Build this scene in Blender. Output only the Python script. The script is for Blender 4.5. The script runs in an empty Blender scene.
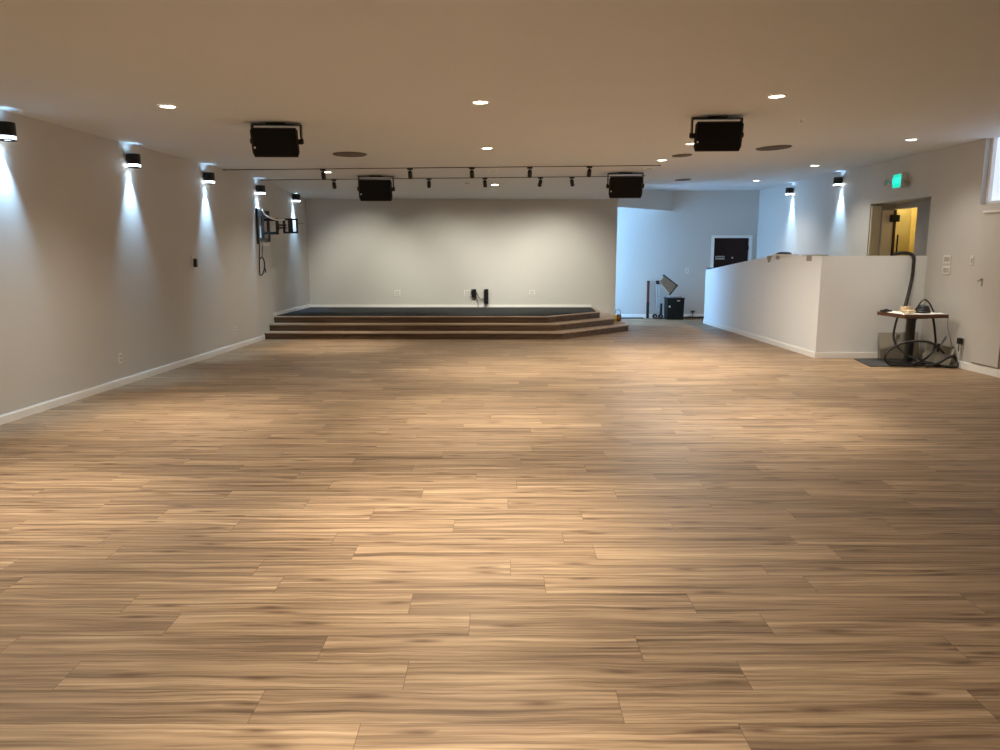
import bpy, bmesh, math, random
from mathutils import Vector, Matrix
random.seed(7)
sc = bpy.context.scene
COL = sc.collection
PI = math.pi

# ------------------------------------------------------------------ materials
def mat(name, col, rough=0.5, metal=0.0, spec=0.5, noise=0.0, nscale=8.0, emit=None, estr=1.0, bump=0.0, bscale=200.0):
    m = bpy.data.materials.new(name); m.use_nodes = True
    nt = m.node_tree; b = nt.nodes['Principled BSDF']
    b.inputs['Base Color'].default_value = (*col, 1); b.inputs['Roughness'].default_value = rough
    b.inputs['Metallic'].default_value = metal; b.inputs['Specular IOR Level'].default_value = spec
    tc = nt.nodes.new('ShaderNodeTexCoord')
    if noise:
        n = nt.nodes.new('ShaderNodeTexNoise'); n.inputs['Scale'].default_value = nscale; n.inputs['Detail'].default_value = 3
        nt.links.new(tc.outputs['Object'], n.inputs['Vector'])
        mx = nt.nodes.new('ShaderNodeMix'); mx.data_type = 'RGBA'
        mx.inputs['A'].default_value = (*[c*(1-noise) for c in col], 1)
        mx.inputs['B'].default_value = (*[min(1, c*(1+noise)) for c in col], 1)
        nt.links.new(n.outputs['Fac'], mx.inputs['Factor']); nt.links.new(mx.outputs['Result'], b.inputs['Base Color'])
    if bump:
        n2 = nt.nodes.new('ShaderNodeTexNoise'); n2.inputs['Scale'].default_value = bscale; n2.inputs['Detail'].default_value = 2
        nt.links.new(tc.outputs['Object'], n2.inputs['Vector'])
        bp = nt.nodes.new('ShaderNodeBump'); bp.inputs['Strength'].default_value = bump; bp.inputs['Distance'].default_value = 0.002
        nt.links.new(n2.outputs['Fac'], bp.inputs['Height']); nt.links.new(bp.outputs['Normal'], b.inputs['Normal'])
    if emit:
        b.inputs['Emission Color'].default_value = (*emit, 1); b.inputs['Emission Strength'].default_value = estr
    return m

M = {}
M['wall'] = mat('wall_paint', (0.60, 0.59, 0.56), 0.6, spec=0.3, noise=0.015, nscale=3, bump=0.15, bscale=120)
M['hwall'] = mat('fresh_white_paint', (0.80, 0.82, 0.83), 0.55, spec=0.3, noise=0.012, nscale=3, bump=0.12, bscale=120)
M['ceil'] = mat('ceiling_paint', (0.69, 0.71, 0.73), 0.7, spec=0.2, noise=0.015, nscale=2, bump=0.15, bscale=120)
M['trim'] = mat('white_trim_paint', (0.88, 0.87, 0.84), 0.35, noise=0.01)
M['black'] = mat('black_plastic', (0.007, 0.007, 0.008), 0.45, noise=0.2, nscale=30)
M['blackm'] = mat('black_powder_coat', (0.016, 0.016, 0.017), 0.4, metal=0.2, noise=0.2, nscale=40)
M['grille'] = mat('black_grille', (0.006, 0.006, 0.007), 0.7, spec=0.2, bump=0.5, bscale=400)
M['rail'] = mat('dark_bronze_rail', (0.04, 0.034, 0.03), 0.5, metal=0.2, noise=0.1)
M['rubber'] = mat('black_rubber', (0.014, 0.014, 0.015), 0.5, noise=0.2, nscale=60)
M['plate'] = mat('white_plate', (0.78, 0.77, 0.73), 0.35, noise=0.01)
M['slot'] = mat('grey_plate_insert', (0.45, 0.44, 0.41), 0.4, noise=0.03)
M['carpet'] = mat('charcoal_carpet', (0.045, 0.047, 0.049), 0.95, spec=0.1, noise=0.25, nscale=120, bump=0.6, bscale=300)
M['mat'] = mat('dark_grey_mat', (0.06, 0.062, 0.066), 0.85, spec=0.2, noise=0.2, nscale=100)
M['grey'] = mat('grey_metal', (0.35, 0.36, 0.37), 0.35, metal=0.7, noise=0.05)
M['chrome'] = mat('bright_steel', (0.45, 0.45, 0.45), 0.45, metal=0.9, noise=0.03)
M['vent'] = mat('brown_grey_grille', (0.12, 0.10, 0.085), 0.7, noise=0.2, nscale=60)
M['unlit'] = mat('unlit_lens', (0.13, 0.11, 0.095), 0.5, noise=0.1, nscale=60)
M['doorb'] = mat('dark_mahogany', (0.020, 0.007, 0.005), 0.6, spec=0.25, noise=0.3, nscale=6)
M['beige'] = mat('beige_board', (0.36, 0.325, 0.26), 0.6, noise=0.05, nscale=12)
M['beiged'] = mat('beige_door_paint', (0.80, 0.73, 0.58), 0.45, noise=0.02)
M['yellow'] = mat('yellow_wall_paint', (0.66, 0.53, 0.19), 0.55, noise=0.08, nscale=9)
M['olive'] = mat('dimmed_yellow_door_paint', (0.40, 0.33, 0.13), 0.5, noise=0.06, nscale=6)  # corridor yellow darkened to olive for the dim light on this face
M['recess'] = mat('shaded_recess_grey', (0.40, 0.37, 0.325), 0.6, noise=0.015)  # wall paint darkened to carry the shade inside the doorway recess
M['darkedge'] = mat('dark_red_door_edge', (0.045, 0.016, 0.012), 0.5, noise=0.2, nscale=10)
M['paper'] = mat('white_paper', (0.85, 0.85, 0.83), 0.7, noise=0.01)
M['tan'] = mat('tan_tape', (0.33, 0.29, 0.22), 0.6, noise=0.08, nscale=30)
M['tanpan'] = mat('tan_canvas', (0.26, 0.21, 0.16), 0.7, noise=0.2, nscale=14)
M['redbrown'] = mat('red_brown_wood', (0.12, 0.035, 0.022), 0.5, noise=0.35, nscale=5)
M['bin'] = mat('black_bin', (0.008, 0.009, 0.008), 0.6, spec=0.25, noise=0.3, nscale=20)
M['binlid'] = mat('grey_bin_lid', (0.32, 0.33, 0.34), 0.5, noise=0.1, nscale=20)
M['yel'] = mat('yellow_plastic', (0.75, 0.48, 0.06), 0.4, noise=0.08, nscale=30)
M['brn'] = mat('brown_cord', (0.16, 0.075, 0.025), 0.6, noise=0.3, nscale=60)
M['foam'] = mat('pale_wood', (0.62, 0.48, 0.30), 0.6, noise=0.08, nscale=25)
M['navy'] = mat('dark_blue_cloth', (0.03, 0.045, 0.07), 0.7, noise=0.2, nscale=40)
M['lens'] = mat('lit_lens', (0.9, 0.88, 0.8), 0.4, emit=(1.0, 0.90, 0.72), estr=14)
M['ring'] = mat('lit_sconce_ring', (0.9, 0.92, 0.95), 0.3, emit=(0.78, 0.90, 1.0), estr=6)
M['exitg'] = mat('lit_green_panel', (0.0, 0.5, 0.35), 0.4, emit=(0.0, 0.62, 0.43), estr=0.7)
M['exitl'] = mat('lit_exit_letters', (0.1, 0.7, 0.7), 0.4, emit=(0.05, 0.75, 0.72), estr=0.7)
M['bulb'] = mat('lit_bulb', (1, 0.95, 0.8), 0.4, emit=(1, 0.9, 0.65), estr=12)
M['skyglass'] = mat('daylight_glass', (0.5, 0.7, 0.9), 0.2, emit=(0.31, 0.60, 1.0), estr=10.0)
M['clere'] = mat('frosted_daylight_glass', (0.7, 0.75, 0.8), 0.4, emit=(0.62, 0.76, 1.0), estr=0.55)
M['led'] = mat('small_white_badge', (0.9, 0.9, 0.9), 0.3, noise=0.01)

def wood(name, dark, light, axis=0, rough=0.4, sc_=1.0):
    m = bpy.data.materials.new(name); m.use_nodes = True
    nt = m.node_tree; b = nt.nodes['Principled BSDF']; L = nt.links
    tc = nt.nodes.new('ShaderNodeTexCoord'); mp = nt.nodes.new('ShaderNodeMapping')
    s = [22*sc_, 22*sc_, 22*sc_]; s[axis] = 1.3*sc_
    mp.inputs['Scale'].default_value = s
    n = nt.nodes.new('ShaderNodeTexNoise'); n.inputs['Scale'].default_value = 1; n.inputs['Detail'].default_value = 5; n.inputs['Distortion'].default_value = 0.5
    r = nt.nodes.new('ShaderNodeValToRGB')
    r.color_ramp.elements[0].position = 0.32; r.color_ramp.elements[0].color = (*dark, 1)
    r.color_ramp.elements[1].position = 0.68; r.color_ramp.elements[1].color = (*light, 1)
    L.new(tc.outputs['Object'], mp.inputs['Vector']); L.new(mp.outputs['Vector'], n.inputs['Vector'])
    L.new(n.outputs['Fac'], r.inputs['Fac']); L.new(r.outputs['Color'], b.inputs['Base Color'])
    b.inputs['Roughness'].default_value = rough
    return m
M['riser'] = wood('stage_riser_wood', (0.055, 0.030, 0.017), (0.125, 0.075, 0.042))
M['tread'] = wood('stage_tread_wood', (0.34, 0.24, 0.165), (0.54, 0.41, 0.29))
M['table'] = wood('table_wood', (0.07, 0.026, 0.012), (0.16, 0.065, 0.03), sc_=1.5)

def floor_mat():
    m = bpy.data.materials.new('plank_floor'); m.use_nodes = True
    nt = m.node_tree; N = nt.nodes; L = nt.links; b = N['Principled BSDF']
    def math_(op, a, b_=None, c=None):
        n = N.new('ShaderNodeMath'); n.operation = op
        for i, v in enumerate((a, b_, c)):
            if v is None: continue
            if isinstance(v, (int, float)): n.inputs[i].default_value = v
            else: L.new(v, n.inputs[i])
        return n.outputs[0]
    def comb(x, y, z):
        n = N.new('ShaderNodeCombineXYZ')
        for i, v in enumerate((x, y, z)):
            if isinstance(v, (int, float)): n.inputs[i].default_value = v
            else: L.new(v, n.inputs[i])
        return n.outputs[0]
    def noise(vec, detail, dist=0.0, rough=0.5):
        n = N.new('ShaderNodeTexNoise'); n.inputs['Scale'].default_value = 1; n.inputs['Detail'].default_value = detail
        n.inputs['Distortion'].default_value = dist; n.inputs['Roughness'].default_value = rough
        L.new(vec, n.inputs['Vector']); return n.outputs['Fac']
    def ramp(f, stops):
        r = N.new('ShaderNodeValToRGB'); cr = r.color_ramp
        while len(cr.elements) < len(stops): cr.elements.new(0.5)
        for e, (p, c) in zip(cr.elements, stops): e.position = p; e.color = (*c, 1)
        L.new(f, r.inputs['Fac']); return r.outputs['Color']
    def mixc(f, a, b_, mode='MIX'):
        n = N.new('ShaderNodeMix'); n.data_type = 'RGBA'; n.blend_type = mode
        for k, v in (('Factor', f), ('A', a), ('B', b_)):
            if isinstance(v, (int, float)): n.inputs[k].default_value = v
            elif isinstance(v, tuple): n.inputs[k].default_value = (*v, 1)
            else: L.new(v, n.inputs[k])
        return n.outputs['Result']
    tc = N.new('ShaderNodeTexCoord'); sp = N.new('ShaderNodeSeparateXYZ'); L.new(tc.outputs['Object'], sp.inputs[0])
    X, Y = sp.outputs[0], sp.outputs[1]
    W, LEN = 0.2, 1.3
    v = math_('DIVIDE', math_('ADD', Y, 0.042), W)
    row = math_('FLOOR', v); fv = math_('FRACT', v)
    wn = N.new('ShaderNodeTexWhiteNoise'); wn.noise_dimensions = '1D'; L.new(row, wn.inputs['W'])
    u = math_('DIVIDE', math_('ADD', X, math_('ADD', math_('MULTIPLY', row, 0.502), math_('MULTIPLY', wn.outputs['Value'], 0.42))), LEN)
    col = math_('FLOOR', u); fu = math_('FRACT', u)
    wn2 = N.new('ShaderNodeTexWhiteNoise'); wn2.noise_dimensions = '2D'; L.new(comb(row, col, 0), wn2.inputs['Vector'])
    rid = wn2.outputs['Value']
    wn3 = N.new('ShaderNodeTexWhiteNoise'); wn3.noise_dimensions = '2D'; L.new(comb(math_('ADD', row, 31.7), col, 0), wn3.inputs['Vector'])
    rid2 = wn3.outputs['Value']
    # the grain wanders: bend the across-plank coordinate a little
    wv = noise(comb(math_('ADD', math_('MULTIPLY', X, 1.9), math_('MULTIPLY', rid, 91.0)), math_('MULTIPLY', Y, 5.0), math_('MULTIPLY', rid2, 17.0)), 2.0)
    Yw = math_('ADD', Y, math_('MULTIPLY', math_('SUBTRACT', wv, 0.5), 0.05))
    # broad streaks across the plank, long along it
    g1 = noise(comb(math_('ADD', math_('MULTIPLY', X, 1.0), math_('MULTIPLY', rid, 57.0)), math_('MULTIPLY', Yw, 46.0), math_('MULTIPLY', rid2, 40.0)), 3.0, 0.35, 0.55)
    g0 = noise(comb(math_('ADD', math_('MULTIPLY', X, 0.75), math_('MULTIPLY', rid2, 71.0)), math_('MULTIPLY', Yw, 15.0), math_('MULTIPLY', rid, 30.0)), 2.0, 0.3, 0.5)
    g1 = math_('ADD', math_('MULTIPLY', g1, 0.58), math_('MULTIPLY', g0, 0.42))
    g2 = noise(comb(math_('ADD', math_('MULTIPLY', X, 2.6), math_('MULTIPLY', rid2, 33.0)), math_('MULTIPLY', Yw, 70.0), math_('MULTIPLY', rid, 21.0)), 3.0, 0.6, 0.55)
    base = ramp(g1, [(0.34, (0.135, 0.085, 0.05)), (0.44, (0.265, 0.177, 0.104)), (0.55, (0.385, 0.265, 0.158)), (0.66, (0.53, 0.385, 0.24))])
    fine = ramp(g2, [(0.28, (0.55, 0.50, 0.46)), (0.5, (0.95, 0.94, 0.93)), (0.8, (1.12, 1.12, 1.12))])
    c = mixc(0.85, base, fine, 'MULTIPLY')
    tint = ramp(rid, [(0.0, (0.88, 0.865, 0.855)), (0.5, (0.98, 0.97, 0.96)), (1.0, (1.09, 1.08, 1.065))])
    c = mixc(1.0, c, tint, 'MULTIPLY')
    # knots: small dark spindle marks
    vo = N.new('ShaderNodeTexVoronoi'); vo.voronoi_dimensions = '2D'; vo.feature = 'F1'; vo.inputs['Scale'].default_value = 1; vo.inputs['Randomness'].default_value = 1
    kv = N.new('ShaderNodeVectorMath'); kv.operation = 'ADD'
    L.new(comb(math_('ADD', math_('MULTIPLY', X, 1.9), math_('MULTIPLY', rid, 15.0)), math_('ADD', math_('MULTIPLY', Yw, 9.0), math_('MULTIPLY', rid2, 11.0)), 0.0), kv.inputs[0])
    L.new(comb(math_('MULTIPLY', g2, 0.12), math_('MULTIPLY', g2, 0.12), 0), kv.inputs[1]); L.new(kv.outputs[0], vo.inputs['Vector'])
    kn = N.new('ShaderNodeMapRange'); kn.inputs[1].default_value = 0.02; kn.inputs[2].default_value = 0.2; kn.inputs[3].default_value = 0.8; kn.inputs[4].default_value = 0.0
    L.new(vo.outputs['Distance'], kn.inputs[0])
    kc = N.new('ShaderNodeSeparateColor'); L.new(vo.outputs['Color'], kc.inputs[0])
    c = mixc(math_('MULTIPLY', kn.outputs[0], math_('GREATER_THAN', kc.outputs[0], 0.55)), c, (0.10, 0.052, 0.028))
    # seams
    ev = math_('MULTIPLY', math_('MINIMUM', fv, math_('SUBTRACT', 1.0, fv)), W)
    eu = math_('MULTIPLY', math_('MINIMUM', fu, math_('SUBTRACT', 1.0, fu)), LEN)
    seam = math_('LESS_THAN', math_('MINIMUM', ev, eu), 0.0012)
    c = mixc(math_('MULTIPLY', seam, 0.75), c, (0.10, 0.055, 0.03))
    L.new(c, b.inputs['Base Color'])
    rr = N.new('ShaderNodeMapRange'); rr.inputs[3].default_value = 0.40; rr.inputs[4].default_value = 0.54; L.new(g2, rr.inputs[0])
    L.new(rr.outputs[0], b.inputs['Roughness']); b.inputs['Specular IOR Level'].default_value = 0.38
    bp = N.new('ShaderNodeBump'); bp.inputs['Strength'].default_value = 0.25; bp.inputs['Distance'].default_value = 0.001
    L.new(math_('SUBTRACT', math_('MULTIPLY', g2, 0.4), seam), bp.inputs['Height']); L.new(bp.outputs['Normal'], b.inputs['Normal'])
    return m
M['floor'] = floor_mat()

# ------------------------------------------------------------------ mesh builder
class MB:
    def __init__(self): self.bm = bmesh.new()
    def box(self, c, s, rot=None, bevel=0.0, seg=2):
        mtx = Matrix.Translation(Vector(c))
        if rot is not None: mtx = mtx @ (rot.to_4x4() if isinstance(rot, Matrix) else Matrix.Rotation(rot, 4, 'Z'))
        mtx = mtx @ Matrix.Diagonal((s[0], s[1], s[2], 1))
        r = bmesh.ops.create_cube(self.bm, size=1, matrix=mtx)
        if bevel:
            es = list({e for v in r['verts'] for e in v.link_edges})
            bmesh.ops.bevel(self.bm, geom=es, offset=bevel, segments=seg, affect='EDGES', profile=0.5)
        return self
    def span(self, a, b, bevel=0.0):
        return self.box([(a[i]+b[i])/2 for i in range(3)], [abs(b[i]-a[i]) for i in range(3)], bevel=bevel)
    def hexa(self, lo, hi):       # prism from matched lower and upper quads/polys
        vl = [self.bm.verts.new(p) for p in lo]; vh = [self.bm.verts.new(p) for p in hi]; n = len(lo)
        self.bm.faces.new(vl[::-1]); self.bm.faces.new(vh)
        for i in range(n): self.bm.faces.new((vl[i], vl[(i+1) % n], vh[(i+1) % n], vh[i]))
        return self
    def prism(self, poly, z0, z1): return self.hexa([(x, y, z0) for x, y in poly], [(x, y, z1) for x, y in poly])
    def cyl(self, p0, p1, r0, r1=None, seg=24, smooth=True):
        p0 = Vector(p0); p1 = Vector(p1); d = p1-p0; r1 = r0 if r1 is None else r1
        q = d.to_track_quat('Z', 'Y').to_matrix().to_4x4()
        r = bmesh.ops.create_cone(self.bm, cap_ends=True, segments=seg, radius1=r0, radius2=max(r1, 1e-5), depth=d.length, matrix=Matrix.Translation((p0+p1)/2) @ q)
        if smooth:
            for f in {f for v in r['verts'] for f in v.link_faces}:
                if len(f.verts) == 4: f.smooth = True
        return self
    def lathe(self, prof, seg=28, mtx=Matrix.Identity(4)):   # prof [(r,z)]
        rings = []
        for r, z in prof:
            if r < 1e-6: rings.append([self.bm.verts.new(mtx @ Vector((0, 0, z)))])
            else: rings.append([self.bm.verts.new(mtx @ Vector((r*math.cos(2*PI*i/seg), r*math.sin(2*PI*i/seg), z))) for i in range(seg)])
        for a, b in zip(rings, rings[1:]):
            for i in range(seg):
                j = (i+1) % seg
                vs = [a[i % len(a)], a[j % len(a)], b[j % len(b)], b[i % len(b)]]
                vs = list(dict.fromkeys(vs))
                if len(vs) > 2:
                    f = self.bm.faces.new(vs); f.smooth = True
        return self
    def tube(self, pts, r, seg=8, sub=6):
        pts = [Vector(p) for p in pts]; P = []
        n = len(pts)
        for i in range(n-1):                      # Catmull-Rom
            p0 = pts[max(i-1, 0)]; p1 = pts[i]; p2 = pts[i+1]; p3 = pts[min(i+2, n-1)]
            for k in range(sub):
                t = k/sub
                P.append(0.5*((2*p1)+(p2-p0)*t+(2*p0-5*p1+4*p2-p3)*t*t+(3*p1-p0-3*p2+p3)*t**3))
        P.append(pts[-1])
        rings = []; nrm = None
        for i, p in enumerate(P):
            t = (P[min(i+1, len(P)-1)]-P[max(i-1, 0)]).normalized()
            if nrm is None: nrm = t.orthogonal().normalized()
            else: nrm = (nrm - t*nrm.dot(t)).normalized()
            bi = t.cross(nrm)
            rings.append([self.bm.verts.new(p+r*(math.cos(2*PI*k/seg)*nrm+math.sin(2*PI*k/seg)*bi)) for k in range(seg)])
        for a, b in zip(rings, rings[1:]):
            for k in range(seg):
                f = self.bm.faces.new((a[k], a[(k+1) % seg], b[(k+1) % seg], b[k])); f.smooth = True
        self.bm.faces.new(rings[0][::-1]); self.bm.faces.new(rings[-1])
        return self
    def torus(self, c, R, r, axis='Z', seg=28, s2=8):
        rot = {'Z': Matrix.Identity(3), 'X': Matrix.Rotation(PI/2, 3, 'Y'), 'Y': Matrix.Rotation(PI/2, 3, 'X')}[axis] if isinstance(axis, str) else axis
        g = [[self.bm.verts.new(Vector(c)+rot @ Vector(((R+r*math.cos(2*PI*j/s2))*math.cos(2*PI*i/seg), (R+r*math.cos(2*PI*j/s2))*math.sin(2*PI*i/seg), r*math.sin(2*PI*j/s2)))) for j in range(s2)] for i in range(seg)]
        for i in range(seg):
            for j in range(s2):
                f = self.bm.faces.new((g[i][j], g[(i+1) % seg][j], g[(i+1) % seg][(j+1) % s2], g[i][(j+1) % s2])); f.smooth = True
        return self
    def build(self, name, m, parent=None, **kw):
        bmesh.ops.recalc_face_normals(self.bm, faces=self.bm.faces)
        me = bpy.data.meshes.new(name); self.bm.to_mesh(me); self.bm.free()
        me.materials.append(M[m] if isinstance(m, str) else m)
        o = bpy.data.objects.new(name, me); COL.objects.link(o)
        if parent: o.parent = parent
        for k, v in kw.items(): o[k] = v
        return o

def tag(o, label, cat, group=None):
    o['label'] = label; o['category'] = cat
    if group: o['group'] = group
    return o
def thing(name, label, cat, loc=(0, 0, 0), rot=(0, 0, 0), group=None):
    o = bpy.data.objects.new(name, None); COL.objects.link(o); o.empty_display_size = 0.1
    o.location = loc; o.rotation_euler = rot
    return tag(o, label, cat, group)
def dup(root, loc, rot, label, group=None):
    r = root.copy(); COL.objects.link(r); r.location = loc; r.rotation_euler = rot; r['label'] = label
    if group: r['group'] = group
    for ch in list(root.children):
        c = ch.copy(); COL.objects.link(c); c.parent = r
        for g in list(ch.children):
            d = g.copy(); COL.objects.link(d); d.parent = c
    return r
def S(o): o['kind'] = 'structure'; return o
def spot(name, loc, direction, energy, size, blend, color, radius=0.05, parent=None):
    l = bpy.data.lights.new(name, 'SPOT'); l.energy = energy; l.spot_size = math.radians(size); l.spot_blend = blend
    l.color = color; l.shadow_soft_size = radius
    o = bpy.data.objects.new(name, l); COL.objects.link(o); o.location = loc
    o.rotation_euler = Vector(direction).to_track_quat('-Z', 'Y').to_euler()
    if parent: o.parent = parent
    return o

# ------------------------------------------------------------------ room shape
YF, YS, YB = -3.2, 16.95, 18.7          # behind the camera, stage wall, far back wall
def lx(y): return -4.721 + 0.0433*(y-6.914)     # left wall
def rx(y): return 6.484 - 0.021*(y-10.497)      # right wall
def hx(y): return 4.863 - 0.0278*(y-11.471)     # ramp half wall
XS = 2.60                                 # right end of the stage wall
def lerp(x, xs, ys):
    if x <= xs[0]: return ys[0]
    for i in range(len(xs)-1):
        if x <= xs[i+1]: return ys[i]+(ys[i+1]-ys[i])*(x-xs[i])/(xs[i+1]-xs[i])
    return ys[-1]
def zb(x): return lerp(x, [-5, 2.5, 4.3, 6.5], [2.925, 3.0, 3.09, 3.11])
def zc(x, y):
    b = zb(x)
    if x <= XS and y > 14.4: b += (2.77-b)*(y-14.4)/2.55
    return b

# floor
b = MB(); b.prism([(lx(YF)-.1, YF-.1), (7.9, YF-.1), (7.9, YB+.1), (lx(YB)-.1, YB+.1)], -0.1, 0.0)
S(b.build('floor', 'floor'))
# ceiling
b = MB(); bm = b.bm
def quadz(x0, x1, y0, y1, side=None):
    e = 1e-6
    vs = [bm.verts.new((x, y, zc(x if side is None else x+(-e if side == 'l' else 2*e), y))) for x, y in ((x0, y0), (x1, y0), (x1, y1), (x0, y1))]
    bm.faces.new(vs)
xs_l = [-5.6, -2, 0.5, 2.5, XS]
for i in range(len(xs_l)-1):
    for y0, y1 in ((YF-.1, 4), (4, 9), (9, 14.4), (14.4, YS+.3)): quadz(xs_l[i], xs_l[i+1], y0, y1)
xs_r = [XS, 4.3, 6.5, 7.2]
for i in range(3):
    for y0, y1 in ((YF-.1, 4), (4, 9), (9, 14.4), (14.4, YB+.2)):
        vs = [bm.verts.new((x, y, zb(x))) for x, y in ((xs_r[i], y0), (xs_r[i+1], y0), (xs_r[i+1], y1), (xs_r[i], y1))]; bm.faces.new(vs)
# small step where the stage ceiling drops, and the ceiling of the alcove behind the stage wall
vs = [bm.verts.new(p) for p in ((XS, 14.4, zb(XS)), (XS, YS+.3, zb(XS)), (XS, YS+.3, zc(XS, YS+.3)))]; bm.faces.new(vs)
vs = [bm.verts.new(p) for p in ((0.9, YS+.1, 3.0), (XS, YS+.1, 3.0), (XS, YB+.2, 3.0), (0.9, YB+.2, 3.0))]; bm.faces.new(vs)
bmesh.ops.remove_doubles(bm, verts=bm.verts, dist=1e-4)
S(b.build('ceiling', 'ceil'))

HT = 3.3
# left wall
b = MB(); b.prism([(lx(YF-.1), YF-.1), (lx(YS+.15), YS+.15), (lx(YS+.15)-.15, YS+.15), (lx(YF-.1)-.15, YF-.1)], -0.05, HT)
S(b.build('wall_left', 'wall'))
# stage wall
b = MB(); b.prism([(lx(YS)-.1, YS), (XS, YS), (XS, YS+.12), (lx(YS)-.1, YS+.12)], -0.05, 3.0)
S(b.build('wall_stage', 'wall'))
# far back wall, with a real opening for the dark door
D0, D1, DZ = 5.26, 6.12, 1.965
b = MB(); b.span((0.9, YB, -.05), (D0, YB+.12, HT)); b.span((D1, YB, -.05), (7.0, YB+.12, HT)); b.span((D0, YB, DZ), (D1, YB+.12, HT))
S(b.build('wall_back', 'wall'))
# alcove end wall holding the hidden daylight window
b = MB(); b.span((0.9, YS+.12, -.05), (1.02, YB, 0.15)); b.span((0.9, YS+.12, 2.75), (1.02, YB, 3.05)); b.span((0.9, YS+.12, .15), (1.02, YS+.24, 2.75)); b.span((0.9, YB-.12, .15), (1.02, YB, 2.75))
S(b.build('wall_alcove', 'wall'))
w = S(MB().span((0.97, YS+.24, .15), (0.985, YB-.12, 2.75)).build('window_1', 'skyglass'))
b = MB(); b.span((0.96, YS+.22, .13), (1.03, YS+.28, 2.77)); b.span((0.96, YB-.16, .13), (1.03, YB-.1, 2.77)); b.span((0.96, YS+.22, .13), (1.03, YB-.1, .19)); b.span((0.96, YS+.22, 2.71), (1.03, YB-.1, 2.77))
b.build('window_frame', 'trim', w)
# header beam over the alcove mouth (diagonal)
d = Vector((4.20-XS, YB-YS-.0, 0)).normalized(); nn = Vector((-d.y, d.x, 0))*0.16
a0 = Vector((XS-.02, YS, 0)); a1 = Vector((4.20, YB, 0))
b = MB(); b.prism([(a0.x, a0.y), (a1.x, a1.y), (a1.x+nn.x, a1.y+nn.y), (a0.x+nn.x, a0.y+nn.y)], 2.61, 3.2)
S(b.build('wall_header', 'wall'))
# right wall in pieces: clerestory recess, plain stretch, doorway recess, rear stretch
def rpiece(b, y0, y1, z0, z1, off=0.0, t=0.15):
    b.prism([(rx(y0)+off, y0), (rx(y0)+off+t, y0), (rx(y1)+off+t, y1), (rx(y1)+off, y1)], z0, z1); return b
OY0, OY1, OZ = 11.52, 13.31, 2.44
WY0, WY1, WZ = 8.6, 10.38, 2.245
b = MB()
rpiece(b, YF-.1, WY0, -.05, HT); rpiece(b, WY0, WY1, -.05, WZ); rpiece(b, WY1, OY0, -.05, HT)
rpiece(b, OY0, OY1, OZ, HT); rpiece(b, OY0, OY1, -.05, 0.5); rpiece(b, OY1, YB+.1, -.05, HT)
S(b.build('wall_right', 'wall'))
b = MB(); b.span((lx(YF)-.1, YF-.12, -.05), (7.0, YF, HT)); S(b.build('wall_front', 'wall'))
# clerestory window on the right wall
w = S(rpiece(MB(), WY0, WY1, WZ, 3.11, 0.12, 0.02).build('window_2', 'clere'))
b = MB(); rpiece(b, WY1-.05, WY1, WZ, 3.11, 0.07, 0.06); rpiece(b, WY0, WY0+.05, WZ, 3.11, 0.07, 0.06); rpiece(b, WY0, WY1, WZ, WZ+.04, 0.07, 0.06); rpiece(b, 9.35, 9.4, WZ, 3.11, 0.07, 0.06)
b.build('window_frame', 'trim', w)
rpiece(MB(), WY0-.1, 10.25, 2.13, 2.155, -0.03, 0.035).build('window_apron', 'trim', w)
# doorway recess, vestibule and yellow corridor beyond
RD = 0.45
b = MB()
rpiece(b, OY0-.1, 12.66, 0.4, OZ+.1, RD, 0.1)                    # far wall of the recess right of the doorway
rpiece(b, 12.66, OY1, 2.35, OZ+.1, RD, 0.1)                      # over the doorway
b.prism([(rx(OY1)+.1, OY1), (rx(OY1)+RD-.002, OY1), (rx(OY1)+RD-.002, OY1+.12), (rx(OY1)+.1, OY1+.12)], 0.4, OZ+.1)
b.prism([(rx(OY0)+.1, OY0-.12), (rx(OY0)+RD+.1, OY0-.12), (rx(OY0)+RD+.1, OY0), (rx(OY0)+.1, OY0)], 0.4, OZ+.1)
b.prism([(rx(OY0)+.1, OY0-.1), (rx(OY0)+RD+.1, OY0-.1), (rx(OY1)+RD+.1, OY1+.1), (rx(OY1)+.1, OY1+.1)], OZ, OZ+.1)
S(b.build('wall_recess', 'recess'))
b = MB()
b.span((6.88, 13.80, 0.4), (7.62, 13.9, 2.6)); b.span((7.5, 12.2, 0.4), (7.62, 13.80, 2.6)); b.span((6.96, 12.1, 0.4), (7.62, 12.2, 2.6))
b.span((6.86, 13.43, 0.4), (6.92, 13.80, 2.6))
b.span((6.96, 12.1, 2.5), (7.62, 14.35, 2.6))
S(b.build('wall_corridor', 'yellow'))
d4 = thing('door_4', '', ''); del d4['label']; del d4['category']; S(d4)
MB().span((6.93, 13.755, .5), (7.38, 13.797, 2.45)).build('door_leaf', 'olive', d4)  # dimness of this corridor face is in the leaf colour
b = MB(); b.span((6.925, 13.75, .5), (6.955, 13.80, 2.5)); b.span((7.38, 13.73, .5), (7.498, 13.80, 2.5)); b.span((6.925, 13.75, 2.45), (7.498, 13.80, 2.5)); b.build('door_frame', 'yellow', d4)
S(rpiece(MB(), 12.1, 14.35, 0.4, 0.5, -0.0, 1.2).build('floor_corridor', 'beige'))
bl = tag(MB().lathe([(0, 0), (.035, .005), (.045, .035), (.03, .07), (.03, .09)], 16, Matrix.Translation((7.22, 13.6, 2.41))).build('corridor_lamp', 'bulb'), 'small glowing lamp at the ceiling of the yellow corridor', 'lamp')
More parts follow.
